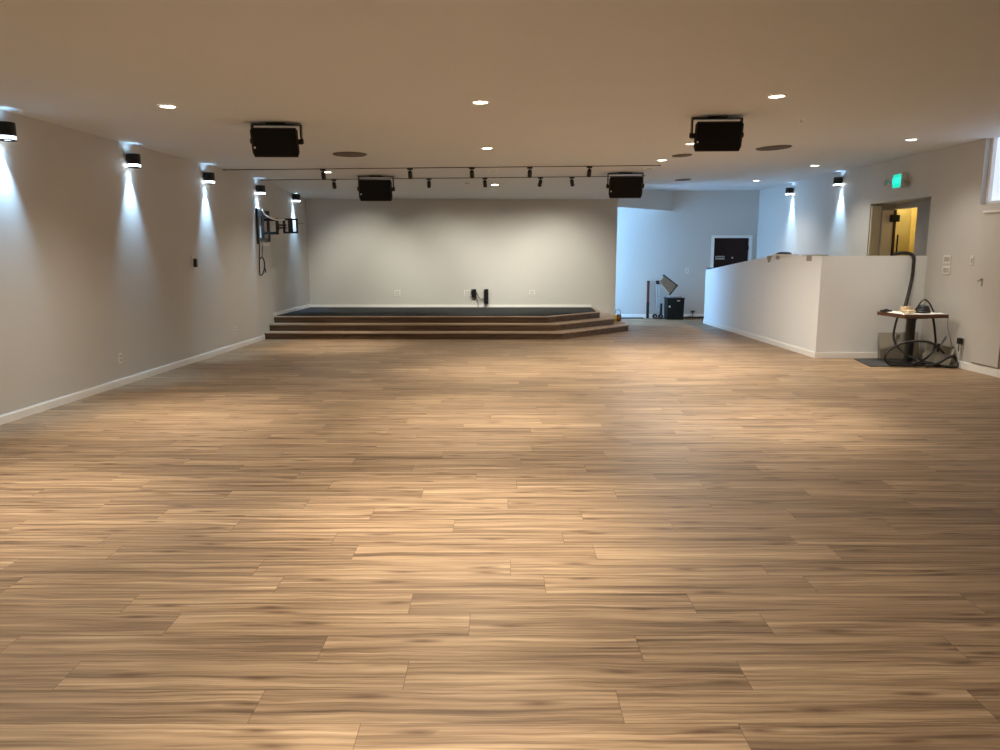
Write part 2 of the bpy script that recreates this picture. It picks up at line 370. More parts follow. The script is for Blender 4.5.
# open door leaf lying along the left side of the recess
d3 = thing('door_1', '', ''); del d3['label']; del d3['category']; S(d3)
x0 = rx(OY1)
MB().span((x0+.20, OY1-.05, .5), (x0+RD-.06, OY1-.008, 2.33)).build('door_leaf', 'beiged', d3)
MB().span((x0+RD-.058, OY1-.055, .5), (x0+RD-.01, OY1-.004, 2.34)).build('door_edge', 'darkedge', d3)
cl = MB().span((x0+RD-.13, OY1-.12, 2.13), (x0+RD+.02, OY1-.056, 2.25), .008).build('door_closer', 'blackm', d3)
MB().box((x0+RD+.02, OY1-.09, 1.75), (.018, .03, .33), bevel=.006).build('push_handle', 'blackm', d3)
b = MB(); b.span((x0+.02, OY1-.03, .5), (x0+.15, OY1-.002, 2.40)); b.span((x0+.15, OY1-.02, .5), (x0+.19, OY1-.002, 2.40))
b.build('door_frame', 'beiged', d3)

# half wall along the ramp, its landing and ramp floor behind it
Y0, Y1 = 11.47, 17.29
YT = 13.45
def hz(y): return 1.558 if y < YT else 1.558 - (y-YT)*(1.558-1.215)/(Y1-YT)
T = 0.14
b = MB()
lo = [(hx(y), y, 0) for y in (Y0, YT)]+[(hx(y)+T, y, 0) for y in (YT, Y0)]
b.hexa(lo, [(p[0], p[1], hz(p[1])) for p in lo])
lo = [(hx(y), y, 0) for y in (YT, Y1)]+[(hx(y)+T, y, 0) for y in (Y1, YT)]
b.hexa(lo, [(p[0], p[1], hz(p[1])) for p in lo])
lo = [(hx(Y0)+T, Y0, 0), (rx(Y0), Y0, 0), (rx(Y0), Y0+T, 0), (hx(Y0)+T, Y0+T, 0)]
b.hexa(lo, [(p[0], p[1], 1.558) for p in lo])
S(b.build('wall_ramp', 'hwall'))
b = MB()
lo = [(hx(Y0)+T, Y0+T, 0), (rx(Y0), Y0+T, 0), (rx(YT), YT, 0), (hx(YT)+T, YT, 0)]
b.hexa(lo, [(p[0], p[1], .5) for p in lo])
lo = [(hx(YT)+T, YT, 0), (rx(YT), YT, 0), (rx(17.9), 17.9, 0), (hx(17.9)+T, 17.9, 0)]
b.hexa(lo, [(p[0], p[1], .5 if p[1] < 14 else 0.04) for p in lo])
S(b.build('floor_ramp', 'carpet'))

# baseboards
def base_strip(b, a, c, z0, h=0.085, t=0.014):      # a->c run, board on the left-hand side of the run
    a = Vector((*a, 0)); c = Vector((*c, 0)); d = (c-a).normalized(); n = Vector((-d.y, d.x, 0))
    b.prism([(a.x, a.y), (c.x, c.y), ((c+n*t).x, (c+n*t).y), ((a+n*t).x, (a+n*t).y)], z0, z0+h-.012)
    t2 = t*.55
    b.prism([(a.x, a.y), (c.x, c.y), ((c+n*t2).x, (c+n*t2).y), ((a+n*t2).x, (a+n*t2).y)], z0+h-.012, z0+h)
STG = 0.39
b = MB(); base_strip(b, (lx(13.99), 13.99), (lx(YF), YF), 0)
base_strip(b, (lx(YS), YS), (lx(14.56), 14.56), STG, .07); S(b.build('baseboard_left', 'trim'))
b = MB(); base_strip(b, (2.06, YS), (lx(YS), YS), STG, .06); S(b.build('baseboard_stage', 'trim'))
b = MB(); base_strip(b, (D0-.06, YB), (1.05, YB), 0, .1); S(b.build('baseboard_back', 'trim'))
b = MB(); base_strip(b, (rx(YF), YF), (rx(11.47), 11.47), 0, .1); S(b.build('baseboard_right', 'trim'))
b = MB(); base_strip(b, (hx(Y0), Y0), (hx(Y1), Y1), 0, .09); base_strip(b, (rx(Y0), Y0), (hx(Y0)-.013, Y0), 0, .09)
base_strip(b, (hx(Y1)-.013, Y1), (hx(Y1)+T, Y1), 0, .09)
S(b.build('baseboard_ramp', 'trim'))

# dark door in the back wall
dd = thing('door_2', '', ''); del dd['label']; del dd['category']; S(dd)
MB().span((D0+.01, YB+.03, 0.01), (D1-.01, YB+.075, DZ-.01)).build('door_leaf', 'doorb', dd)
b = MB(); b.span((D0-.07, YB-.02, 0), (D0, YB+.12, DZ+.06)); b.span((D1, YB-.02, 0), (D1+.07, YB+.12, DZ+.06)); b.span((D0, YB-.02, DZ), (D1, YB+.12, DZ+.06))
b.build('door_frame', 'trim', dd)
pl = MB().box((D0+.165, YB+.024, 1.485), (.22, .012, .085), bevel=.003).build('door_sign', 'slot', dd)
b = MB()
for i, ww in enumerate((.026, .03, .02, .034, .026)): b.box((D0+.085+i*.04, YB+.016, 1.487), (ww, .005, .035))
b.build('sign_lettering', 'blackm', pl)
MB().cyl((D0+.47, YB+.03, 1.485), (D0+.47, YB+.01, 1.485), .022, seg=16).build('door_viewer', 'slot', dd)
b = MB()
for z in (.25, 1.0, 1.72): b.cyl((D1-.005, YB+.02, z-.05), (D1-.005, YB+.02, z+.05), .012, seg=10)
b.build('door_hinge', 'blackm', dd)
# flush closet door on the right wall
cd = thing('door_3', '', ''); del cd['label']; del cd['category']; S(cd)
rpiece(MB(), 9.66, 10.2, .125, 1.84, -0.022, 0.02).build('door_leaf', 'wall', cd)
b = MB(); rpiece(b, 9.645, 10.22, .108, .128, -0.008, .006); rpiece(b, 9.628, 9.656, .108, 1.86, -0.008, .006); b.build('door_gap_shadow', 'tan', cd)  # tan strips stand for the dark shadow along the leaf edges
b = MB(); b.cyl((rx(10.14)-.022, 10.14, 1.245), (rx(10.14)-.05, 10.14, 1.245), .017, seg=12); b.span((rx(10.24)-.012, 10.225, 1.21), (rx(10.24)-.001, 10.25, 1.24)); b.span((rx(10.12)-.03, 10.125, 1.16), (rx(10.12)-.02, 10.145, 1.22))
b.build('door_latch', 'grey', cd)

# ------------------------------------------------------------------ stage
st = thing('stage', 'low wooden stage with three clipped-corner steps and dark carpet against back wall', 'stage', (0, 14, 0))
def rel(b, ox=0, oy=-14): bmesh.ops.translate(b.bm, verts=b.bm.verts, vec=(ox, oy, 0)); return b
steps = [  # front-left y, corner, chamfer end, wall end
    (14.0, (1.18, 14.0), (2.66, 15.52), (2.86, YS-.004), 0.0, .13),
    (14.28, (1.05, 14.28), (2.37, 15.60), (2.46, YS-.004), .13, .26),
    (14.56, (0.92, 14.56), (2.09, 15.72), (2.12, YS-.004), .26, .39)]
for i, (yf, c, e, wv, z0, z1) in enumerate(steps):
    poly = [(lx(yf)+.003, yf), c, e, wv, (lx(YS)+.003, YS-.004)]
    sp_ = rel(MB().prism(poly, z0, z1-.022)).build('step', 'riser', st)
    o = .022                                    # overhanging tread edge
    pt = [(lx(yf)+.003, yf-o), (c[0]+o*.4, c[1]-o), (e[0]+o, e[1]-o*.3), wv, (lx(YS)+.003, YS-.004)]
    rel(MB().prism(pt, z1-.021, z1 if i < 2 else z1-.006)).build('tread', 'tread', sp_)
cp = [(lx(14.64)+.018, 14.63), (0.88, 14.63), (2.02, 15.76), (2.05, YS-.02), (lx(YS)+.018, YS-.02)]
rel(MB().prism(cp, .385, .393)).build('carpet', 'carpet', st)

# ------------------------------------------------------------------ recessed downlights
WARM = (1.0, 0.92, 0.79)
def make_can(lit):
    t = thing('recessed_downlight' if lit else 'unlit_downlight', '', 'ceiling light')
    MB().lathe([(.066, -.001), (.068, -.007), (.078, -.009), (.088, -.006), (.092, 0.002)], 32).build('trim_ring', 'trim', t)
    MB().lathe([(0, -.004), (.04, -.0035), (.066, -.001)], 32).build('lens', 'lens' if lit else 'unlit', t)
    return t
can0 = make_can(True)
CANS = [(-.18, 7.22, 'second row', 150, 'lit downlight in the centre of the ceiling, brightest between the two nearer loudspeakers'),
        (-3.08, 7.26, '', 150, 'lit downlight left of the nearer left loudspeaker'),
        (2.50, 7.09, '', 150, 'lit downlight just right above the nearer right loudspeaker'),
        (-.17, 10.29, '', 130, 'lit downlight in the centre of the ceiling in front of the track rails'),
        (2.48, 10.07, '', 110, 'lit downlight mostly hidden behind the nearer right loudspeaker'),
        (2.47, 11.81, '', 110, 'lit downlight above the farther right loudspeaker, past the end of the front track rail'),
        (-2.91, 13.01, '', 110, 'lit downlight between the two track rails near the left wall'),
        (-.10, 15.08, '', 40, 'small lit downlight over the stage beyond the rear track rail'),
        (5.51, 10.42, '', 75, 'lit downlight near the clerestory window, nearest of the right wall row'),
        (5.47, 13.45, '', 100, 'lit downlight in front of the nearer right wall sconce, above the ramp'),
        (5.37, 16.17, '', 120, 'lit downlight over the far ramp end, near the back right corner'),
        (-.22, 4.29, '', 135, 'lit downlight at the top edge of the picture'),
        (-3.2, 4.45, '', 150, 'lit downlight of the near row by the left wall'),
        (-.2, 1.5, '', 170, 'lit downlight overhead near the viewer'),
        (-3.2, 1.5, '', 80, 'added lit downlight out of view at the near left'),  # unseen fixture, added for general room light
        (2.5, 1.2, '', 70, 'added lit downlight out of view at the near right')]  # also unseen and added to light the room
for i, (x, y, _, e, lab) in enumerate(CANS):
    z = zc(x, y)
    slope = math.atan((zc(x+.05, y)-zc(x-.05, y))/.1); sly = math.atan((zc(x, y+.05)-zc(x, y-.05))/.1)
    o = can0 if i == 0 else dup(can0, (0, 0, 0), (0, 0, 0), lab)
    o.location = (x, y, z-.001); o.rotation_euler = (sly, -slope, 0); o['label'] = lab; o['group'] = 'lit recessed downlights'
    spot('downlight_beam', (x, y, z-.02), (0, 0, -1), e*(2.0 if i == 11 else .8 if i in (4, 5) else 1.35), 58, 1.0, WARM, 0.06)
    spot('downlight_spill', (x, y, z-.02), (0, 0, -1), e*(2.5 if i in (4, 5) else 1.25 if i == 11 else 0.84), 150 if i in (4, 5) else 130, 1.0, WARM, 0.06)
un0 = make_can(False)
UN = [(2.49, 12.91, 'unlit dark downlight just behind the lit one above the farther right loudspeaker'),
      (-.12, 13.12, 'unlit dark downlight in the ceiling centre between the two track rails'),
      (-.11, 14.33, 'unlit dark downlight in the ceiling centre beside the rear track rail'),
      (-.63, 14.86, 'unlit dark downlight left of the small lit one over the stage')]
for i, (x, y, lab) in enumerate(UN):
    o = un0 if i == 0 else dup(un0, (0, 0, 0), (0, 0, 0), lab)
    sly = math.atan((zc(x, y+.05)-zc(x, y-.05))/.1)
    o.location = (x, y, zc(x, y)-.001); o.rotation_euler = (sly, -.01, 0); o['label'] = lab; o['group'] = 'unlit recessed downlights'
# flat round ceiling speaker grilles
def make_grille():
    t = thing('ceiling_speaker', '', 'ceiling speaker')
    b = MB(); b.lathe([(0, -.008), (.13, -.007)], 40)
    for r in (.04, .07, .10): b.torus((0, 0, -.007), r, .0025, seg=40, s2=4)
    b.build('grille', 'vent', t)
    MB().lathe([(.13, -.007), (.135, -.013), (.155, -.013), (.165, 0.003)], 40).build('rim', 'vent', t)
    return t
g0 = make_grille()
GR = [(-2.08, 10.75, 1.45, 'flat dark round ceiling speaker right of the nearer left loudspeaker'),
      (3.86, 10.95, 1.5, 'widest flat dark round ceiling speaker right of the nearer right loudspeaker'),
      (2.65, 11.29, .9, 'flat dark round ceiling speaker just below the nearer right loudspeaker'),
      (3.68, 15.52, 1.0, 'flat dark round ceiling speaker near the alcove, right of the farther right loudspeaker')]
for i, (x, y, s, lab) in enumerate(GR):
    o = g0 if i == 0 else dup(g0, (0, 0, 0), (0, 0, 0), lab)
    sl = math.atan((zc(x+.05, y)-zc(x-.05, y))/.1)
    o.location = (x, y, zc(x, y)-.001); o.rotation_euler = (0, -sl, 0); o.scale = (s, s, 1); o['label'] = lab; o['group'] = 'round ceiling speakers'
t = thing('sprinkler_head', 'tiny white sprinkler head on the ceiling right of the nearer right loudspeaker', 'sprinkler', (3.30, 8.55, zc(3.3, 8.55)))
MB().lathe([(0, -.002), (.035, -.003), (.04, .002)], 20).build('escutcheon', 'trim', t)
MB().cyl((0, 0, -.003), (0, 0, -.035), .009, seg=10).build('stem', 'trim', t)
MB().lathe([(0, -.036), (.02, -.036), (.022, -.033), (0, -.033)], 14).build('deflector', 'trim', t)

# ------------------------------------------------------------------ hanging loudspeakers
def make_speaker():
    t = thing('loudspeaker', '', 'loudspeaker')          # origin at the ceiling
    W2, H2, D = .245, .15, .24
    tilt = Matrix.Translation((0, 0, -.172)) @ Matrix.Rotation(math.radians(17), 4, 'X')
    def tr(b): bmesh.ops.transform(b.bm, verts=b.bm.verts, matrix=tilt); return b
    b = MB()                                            # wedge cabinet, narrower at the rear, corners clipped
    f = [(-W2+.02, -H2), (W2-.02, -H2), (W2, -H2+.05), (W2, H2-.03), (W2-.02, H2), (-W2+.02, H2), (-W2, H2-.03), (-W2, -H2+.05)]
    b.hexa([(x, -D/2, z) for x, z in f], [(x*.80, D/2, z*.55-.05) for x, z in f])
    cab = tr(b).build('cabinet', 'black', t)
    b = MB(); b.box((0, -D/2-.008, 0), (2*W2-.04, .014, 2*H2-.03), bevel=.006); tr(b).build('grille', 'grille', t)
    b = MB(); b.box((-W2+.035, -D/2-.018, -.05), (.016, .006, .016)); tr(b).build('badge', 'led', t)
    b = MB(); b.box((0, 0, -.012), (.522, .06, .012), bevel=.003)
    for s in (-1, 1):
        b.box((s*.254, -.01, -.10), (.014, .08, .18), bevel=.004)
        b.box((s*.242, -.01, -.185), (.036, .06, .05), bevel=.004)
    b.build('bracket', 'blackm', t)
    b = MB(); b.box((0, .0, -.003), (.2, .14, .006), bevel=.002); b.build('ceiling_plate', 'blackm', t)
    for s in (-1, 1): MB().cyl((s*.258, -.02, -.18), (s*.276, -.02, -.18), .034, .026, seg=16).build('knob', 'black', t)
    return t
s0 = make_speaker()
SP = [(-2.36, 8.25, 1.0, 3, 'black loudspeaker hanging from the ceiling, nearer of the two on the left'),
      (2.26, 8.15, 1.0, -3, 'black loudspeaker hanging from the ceiling, nearer of the two on the right'),
      (-2.20, 13.70, 1.2, 2, 'black loudspeaker hanging above the left part of the stage, behind the track rails'),
      (2.21, 13.62, 1.2, -4, 'black loudspeaker hanging above the right end of the stage wall')]
for i, (x, y, s, rz, lab) in enumerate(SP):
    o = s0 if i == 0 else dup(s0, (0, 0, 0), (0, 0, 0), lab)
    o.location = (x, y, zc(x, y)-.004); o.rotation_euler = (0, 0, math.radians(rz)); o.scale = (s, s, s if s == 1 else 1.26); o['label'] = lab; o['group'] = 'hanging loudspeakers'

# ------------------------------------------------------------------ track rails and track spotlights
TRK = [(12.5, lx(12.5)+.02, 2.58, 'front black track rail across the ceiling before the stage, carrying five spotlights'),
       (14.21, lx(14.21)+.02, 2.66, 'rear black track rail across the ceiling at the stage edge, carrying five spotlights')]
for y, x0, x1, lab in TRK:
    t = thing('track_rail', lab, 'track rail', (0, y, 0), group='ceiling track rails')
    b = MB(); bm = b.bm
    for xa, xb in ((x0, 2.5), (2.5, x1)):
        lo = [(xa, -.014, zb(xa)-.010), (xb, -.014, zb(xb)-.010), (xb, .014, zb(xb)-.010), (xa, .014, zb(xa)-.010)]
        b.hexa(lo, [(p[0], p[1], zb(p[0])-.001) for p in lo])
    b.build('rail', 'rail', t)
    for x in (x0, x1): MB().box((x, 0, zb(x)-.006), (.03, .032, .014), bevel=.002).build('end_cap', 'blackm', t)
def make_head():
    t = thing('track_spotlight', '', 'track spotlight')
    MB().box((0, 0, -.012), (.09, .03, .024), bevel=.004).build('adapter', 'blackm', t)
    MB().cyl((0, 0, -.02), (0, 0, -.06), .009, seg=10).build('stem', 'blackm', t)
    q = Matrix.Translation((0, 0.0, -.075)) @ Matrix.Rotation(math.radians(35), 4, 'X')
    h = MB().lathe([(0, .04), (.026, .035), (.034, .015), (.036, -.085), (.031, -.09), (.028, -.075), (0, -.07)], 20, q).build('lamp_head', 'black', t)
    return t
h0 = make_head()
n = 0
ordn = ['leftmost', 'second from the left', 'middle', 'second from the right', 'rightmost']
HD = [(12.5, [-2.86, -1.455, -.455, .483, 1.445], 'front'), (14.21, [-3.06, -1.31, -.278, .745, 1.325], 'rear')]
for y, xs, nm in HD:
    for k, x in enumerate(xs):
        lab = '%s of the five black spotlights on the %s track rail' % (ordn[k], nm)
        o = h0 if n == 0 else dup(h0, (0, 0, 0), (0, 0, 0), lab)
        rz = [0, .1, -.1, .3, -.35][k] if nm == 'rear' else [.05, 0, -.05, .0, .05][k]
        o.location = (x, y, zb(x)-.0115); o.rotation_euler = (0, 0, rz); o['label'] = lab; o['group'] = 'track spotlights'
        n += 1
        if nm == 'rear':
            spot('track_lamp', (x, y+.09, zb(x)-.19), (0.12*[1, 0, 0, 0, 1][k], 2.6, -1.95), [128, 98, 88, 104, 106][k], 69, 0.9, (1.0, .96, .82), .03)

# ------------------------------------------------------------------ wall sconces
COOL = (0.42, 0.70, 1.0)
def make_sconce():        # local: +x points from the wall into the room, origin on the wall at lamp mid height
    t = thing('wall_sconce', '', 'wall light')
    X = .084
    MB().box((.006, 0, .03), (.012, .06, .08), bevel=.004).build('back_plate', 'blackm', t)
    MB().box((.03, 0, .03), (.05, .03, .05), bevel=.004).build('arm', 'blackm', t)
    MB().lathe([(.055, -.03), (.056, -.05), (.075, -.05), (.077, -.045), (.077, .07), (.074, .075), (.055, .075), (.053, .06), (0, .058)], 32, Matrix.Translation((X, 0, 0))).build('body', 'black', t)
    MB().lathe([(.066, -.05), (.073, -.052), (.073, -.078), (.064, -.078), (.062, -.06)], 32, Matrix.Translation((X, 0, 0))).build('light_ring', 'ring', t)
    MB().lathe([(.060, -.080), (.076, -.080), (.076, -.092), (.060, -.092), (.060, -.080)], 32, Matrix.Translation((X, 0, 0))).build('collar', 'black', t)
    return t
c0 = make_sconce()
SC = [(7.30, 'black cylinder wall sconce at the left edge of the picture, nearest on the left wall'),
      (9.57, 'black cylinder wall sconce on the left wall, second from the left edge of the picture'),
      (11.76, 'black cylinder wall sconce on the left wall, above and right of the small black sensor'),
      (13.95, 'black cylinder wall sconce on the left wall directly above the empty television mount'),
      (16.02, 'black cylinder wall sconce on the left wall, nearest the stage back wall')]
def sconce_lights(base, out, k=1.0):
    p = base+out*.084
    spot('sconce_beam', p+Vector((0, 0, -.1)), (-out.x*.10, -out.y*.10, -1), 100*k, 56, 1.0, COOL, .02)
    spot('sconce_spill', p+Vector((0, 0, -.11)), (-out.x*.5, -out.y*.5, -1), 2.2*k, 110, 1.0, COOL, .03)
    spot('sconce_uplight', p+Vector((0, 0, .085)), (-out.x*.2, 0, 1), 0.7*k, 140, 0.9, COOL, .02)
for i, (y, lab) in enumerate(SC):
    o = c0 if i == 0 else dup(c0, (0, 0, 0), (0, 0, 0), lab)
    o.location = (lx(y)+.001, y, 2.73); o.rotation_euler = (0, 0, -.0433); o['label'] = lab; o['group'] = 'black wall sconces'
    sconce_lights(Vector((lx(y), y, 2.73)), Vector((1, -.0433, 0)))
for y, lab in [(16.68, 'black cylinder wall sconce on the right wall, farther of the two, by the back corner'),
               (14.42, 'black cylinder sconce on the right wall, nearer of two, left of exit sign')]:
    o = dup(c0, (rx(y)-.001, y, 2.92), (0, 0, PI-.021), lab)
    sconce_lights(Vector((rx(y), y, 2.92)), Vector((-1, -.021, 0)))

# ------------------------------------------------------------------ television mount on the left wall
tm = thing('television_mount', 'empty black articulated television wall mount with arm folded out, on left wall', 'wall mount', (lx(14.15), 14.15, 2.08), (0, 0, -.0433))
b = MB()
for y in (-.27, .29): b.box((.02, y, 0 if y < 0 else .02), (.04, .07, .64 if y < 0 else .56), bevel=.004)
b.box((.015, 0, .23), (.03, .6, .12), bevel=.004); b.box((.015, 0, -.24), (.03, .6, .07), bevel=.004); b.box((.02, -.02, .0), (.04, .07, .5), bevel=.004)
b.build('wall_plate', 'blackm', tm)
b = MB()
b.box((.15, .05, .13), (.26, .05, .05), bevel=.004); b.box((.15, .05, -.115), (.26, .05, .05), bevel=.004); b.box((.27, .05, .008), (.045, .05, .30), bevel=.004)
b.build('lower_arm', 'blackm', tm)
b = MB(); b.box((.35, .05, .03), (.18, .035, .03), bevel=.004); b.box((.35, .05, -.02), (.18, .035, .03), bevel=.004); b.cyl((.285, .05, -.06), (.285, .05, .07), .022, seg=14)
b.build('upper_arm', 'blackm', tm)
b = MB()
for x, w_ in ((.40, .04), (.52, .085), (.645, .03)): b.box((x, .05, .015), (w_, .03, .25), bevel=.003)
b.box((.52, .05, .135), (.27, .03, .034), bevel=.003); b.box((.52, .05, -.105), (.27, .03, .034), bevel=.003)
b.build('screen_bracket', 'blackm', tm)
b = MB(); b.tube([(.64, .05, .06), (.70, .05, .055), (.76, .04, .065)], .008, 6, 4); b.build('safety_rod', 'grey', tm)
t = thing('recessed_wall_box', 'white recessed cable box in left wall behind the television mount', 'outlet box', (lx(14.30), 14.30, 1.86), (0, 0, -.0433))
b = MB(); b.box((.008, 0, .0), (.016, .36, .26), bevel=.004); b.build('cover_frame', 'plate', t)
b = MB(); b.box((.018, -.02, .01), (.006, .26, .17)); b.build('insert', 'slot', t)
b = MB(); b.tube([(-4.30, 13.87, 2.37), (-4.26, 13.9, 2.28), (-4.16, 14.0, 2.22), (-4.05, 14.13, 2.20), (-3.98, 14.15, 2.215)], .016, 8, 6)
tag(b.build('white_cable', 'paper'), 'white cable curving from wall plate along the television mount arm', 'cable')
b = MB(); y0 = 13.86
b.tube([(lx(y0)+.04, y0, 1.76), (lx(y0)+.03, y0+.01, 1.6), (lx(y0)+.02, y0+.01, 1.40), (lx(y0)+.02, y0, 1.22), (lx(y0)+.03, y0+.12, 1.21), (lx(y0)+.03, y0+.27, 1.33), (lx(y0)+.03, y0+.26, 1.45), (lx(y0)+.03, y0+.14, 1.53), (lx(y0)+.03, y0+.06, 1.50)], .011, 7, 6)
b.tube([(lx(y0)+.03, y0+.26, 1.36), (lx(y0)+.03, y0+.30, 1.30), (lx(y0)+.03, y0+.33, 1.24)], .010, 7, 4)
b.tube([(lx(y0)+.03, y0+.22, 1.73), (lx(y0)+.02, y0+.2, 1.6), (lx(y0)+.03, y0+.16, 1.52)], .007, 7, 4)
bmesh.ops.transform(b.bm, verts=b.bm.verts, matrix=(Matrix.Translation((lx(14.15), 14.15, 2.08)) @ Matrix.Rotation(-.0433, 4, 'Z')).inverted())
b.build('looped_cord', 'rubber', tm)

# ------------------------------------------------------------------ plates, sensors, outlets
def plate(name, label, cat, loc, rz, w=.075, h=.12, inserts=1, kind='outlet', group=None, m='plate'):
    t = thing(name, label, cat, loc, (0, 0, rz), group)   # local +x is out of the wall
    MB().box((.004, 0, 0), (.008, w, h), bevel=.003).build('cover_plate', m, t)
    for k in range(inserts):
        yy = (k-(inserts-1)/2)*.048
        if kind == 'outlet':
            for zz in (-.024, .024): MB().box((.009, yy, zz), (.004, .034, .028), bevel=.001).build('socket', 'slot', t)
        else: MB().box((.010, yy, 0), (.007, .032, .066), bevel=.002).build('rocker_switch', 'slot', t)
    return t
RL = -.0433; RR = PI-.021
plate('wall_outlet', 'white power outlet low on the left wall, nearest the viewer', 'outlet', (lx(9.05), 9.05, .335), RL, group='wall outlets')
plate('wall_outlet', 'white power outlet low on the left wall, just before the stage steps', 'outlet', (lx(12.62), 12.62, .317), RL, group='wall outlets')
plate('wall_outlet', 'white power outlet on the left wall above the stage carpet', 'outlet', (lx(15.78), 15.78, .725), RL, group='wall outlets')
for x, lab in ((-2.31, 'white double outlet on stage back wall, left of the black boxes by far'), (-.745, 'white double outlet on stage back wall directly left of the small black box'), (.72, 'white double outlet on stage back wall, right of the black boxes')):
    plate('wall_outlet', lab, 'outlet', (x, YS, .712), -PI/2, .13, .12, 2, group='stage wall outlets')
plate('wall_outlet', 'small white outlet under the small black box on stage back wall', 'outlet', (-.585, YS, .52), -PI/2, .07, .09, group='stage wall outlets')
plate('wall_outlet', 'white outlet on the far bluish wall above the black bin', 'outlet', (4.62, YB, 1.17), -PI/2, .08, .13)
plate('light_switch', 'upper of the two white triple switch plates right of the doorway recess', 'light switch', (rx(10.98), 10.98, 1.51), RR, .19, .12, 3, 'sw', 'switch plates')
plate('light_switch', 'lower of the two white triple switch plates right of the doorway recess', 'light switch', (rx(10.98), 10.98, 1.355), RR, .19, .12, 3, 'sw', 'switch plates')
plate('light_switch', 'narrow white switch plate beside the flush closet door', 'light switch', (rx(10.42), 10.42, 1.50), RR, .075, .13, 1, 'sw', 'switch plates')
plate('wall_outlet', 'white power outlet on the right wall holding a black adapter', 'outlet', (rx(10.46), 10.46, .36), RR, .08, .13)
t = thing('power_adapter', 'black power adapter plugged into the right wall outlet', 'adapter', (rx(10.46), 10.46, .385), (0, 0, RR))
MB().box((.04, .01, 0), (.052, .075, .085), bevel=.008).build('adapter_body', 'black', t)
b = MB(); b.tube([(.05, .01, -.04), (.05, .01, -.10), (.04, .0, -.15)], .006, 6, 4); b.build('lead', 'rubber', t)
t = thing('wall_sensor', 'small black sensor on a pale bracket midway up the left wall', 'sensor', (lx(11.2), 11.2, 1.465), (0, 0, RL))
MB().box((.006, -.01, .03), (.012, .07, .12), bevel=.004).build('mounting_plate', 'plate', t)
MB().box((.032, .012, -.01), (.045, .06, .125), bevel=.012).build('sensor_body', 'black', t)
t = thing('wall_speaker', 'small black box on the stage back wall, left and shorter of the two', 'wall speaker', (-.585, YS-.001, .712), (0, 0, -PI/2), 'black boxes on the stage wall')
MB().box((.05, 0, 0), (.1, .11, .18), bevel=.008).build('cabinet', 'black', t)
MB().box((.103, 0, 0), (.008, .09, .155), bevel=.003).build('grille', 'grille', t)
t = thing('wall_speaker', 'tall black box on the stage back wall, right and longer of the two', 'wall speaker', (-.31, YS-.001, .637), (0, 0, -PI/2), 'black boxes on the stage wall')
MB().box((.05, 0, 0), (.1, .10, .33), bevel=.008).build('cabinet', 'black', t)
MB().box((.103, 0, 0), (.008, .08, .30), bevel=.003).build('grille', 'grille', t)
b = MB(); b.tube([(-.535, YS-.05, .74), (-.50, YS-.06, .66), (-.45, YS-.06, .59), (-.40, YS-.05, .575), (-.355, YS-.05, .59)], .008, 6, 6)
b.tube([(-.53, YS-.05, .63), (-.51, YS-.05, .55), (-.49, YS-.05, .46), (-.50, YS-.06, .405)], .007, 6, 5)
tag(b.build('speaker_cable', 'rubber'), 'black cable drooping between the two black boxes on stage wall', 'cable')

# ------------------------------------------------------------------ exit sign
ex = thing('exit_sign', 'glowing green exit sign with emergency lamps on right wall above doorway', 'exit sign', (rx(12.33), 12.33, 2.735), (0, 0, RR))
# local: +x out of the wall, +y to the right as rotated (toward -Y world => right in view)
MB().box((.05, 0, 0), (.10, .27, .23), bevel=.01).build('housing', 'plate', ex)
MB().box((.102, .0, .0), (.006, .25, .205), bevel=.002).build('sign_face', 'exitg', ex)
fc = bpy.data.curves.new('letters', 'FONT'); fc.body = 'EXIT'; fc.size = .135; fc.align_x = 'CENTER'; fc.align_y = 'CENTER'; fc.extrude = .002; fc.space_character = 1.05
tmp = bpy.data.objects.new('letters', fc); COL.objects.link(tmp)
bpy.context.view_layer.update()
me = bpy.data.meshes.new_from_object(tmp.evaluated_get(bpy.context.evaluated_depsgraph_get()))
bpy.data.objects.remove(tmp)
# text x -> local +y? viewer looks along +X world; view right is -Y world; root is rotated by ~pi so local +y = -Y world
me.transform(Matrix(((0, 0, 1, .107), (1, 0, 0, 0), (0, 1, 0, 0), (0, 0, 0, 1))))
me.materials.clear(); me.materials.append(M['exitl'])
lt = bpy.data.objects.new('lettering', me); COL.objects.link(lt); lt.parent = ex
for s in (-1, 1):
    b = MB(); zz = -.05 if s > 0 else -.01; b.cyl((.05, s*.13, zz), (.05, s*.175, zz), .018, seg=12); b.cyl((.05, s*.17, zz), (.13 if s < 0 else .06, s*.19, zz), .016, seg=12)
    h = b.build('lamp_arm', 'slot', ex)
    q = Matrix.Translation((.16 if s < 0 else .06, s*.20, -.05 if s > 0 else -.01)) @ Matrix.Rotation(PI/2, 4, 'Y')
    MB().lathe([(0, -.04), (.03, -.035), (.048, .03), (.045, .036), (0, .034)], 18, q).build('emergency_lamp', 'slot', ex)

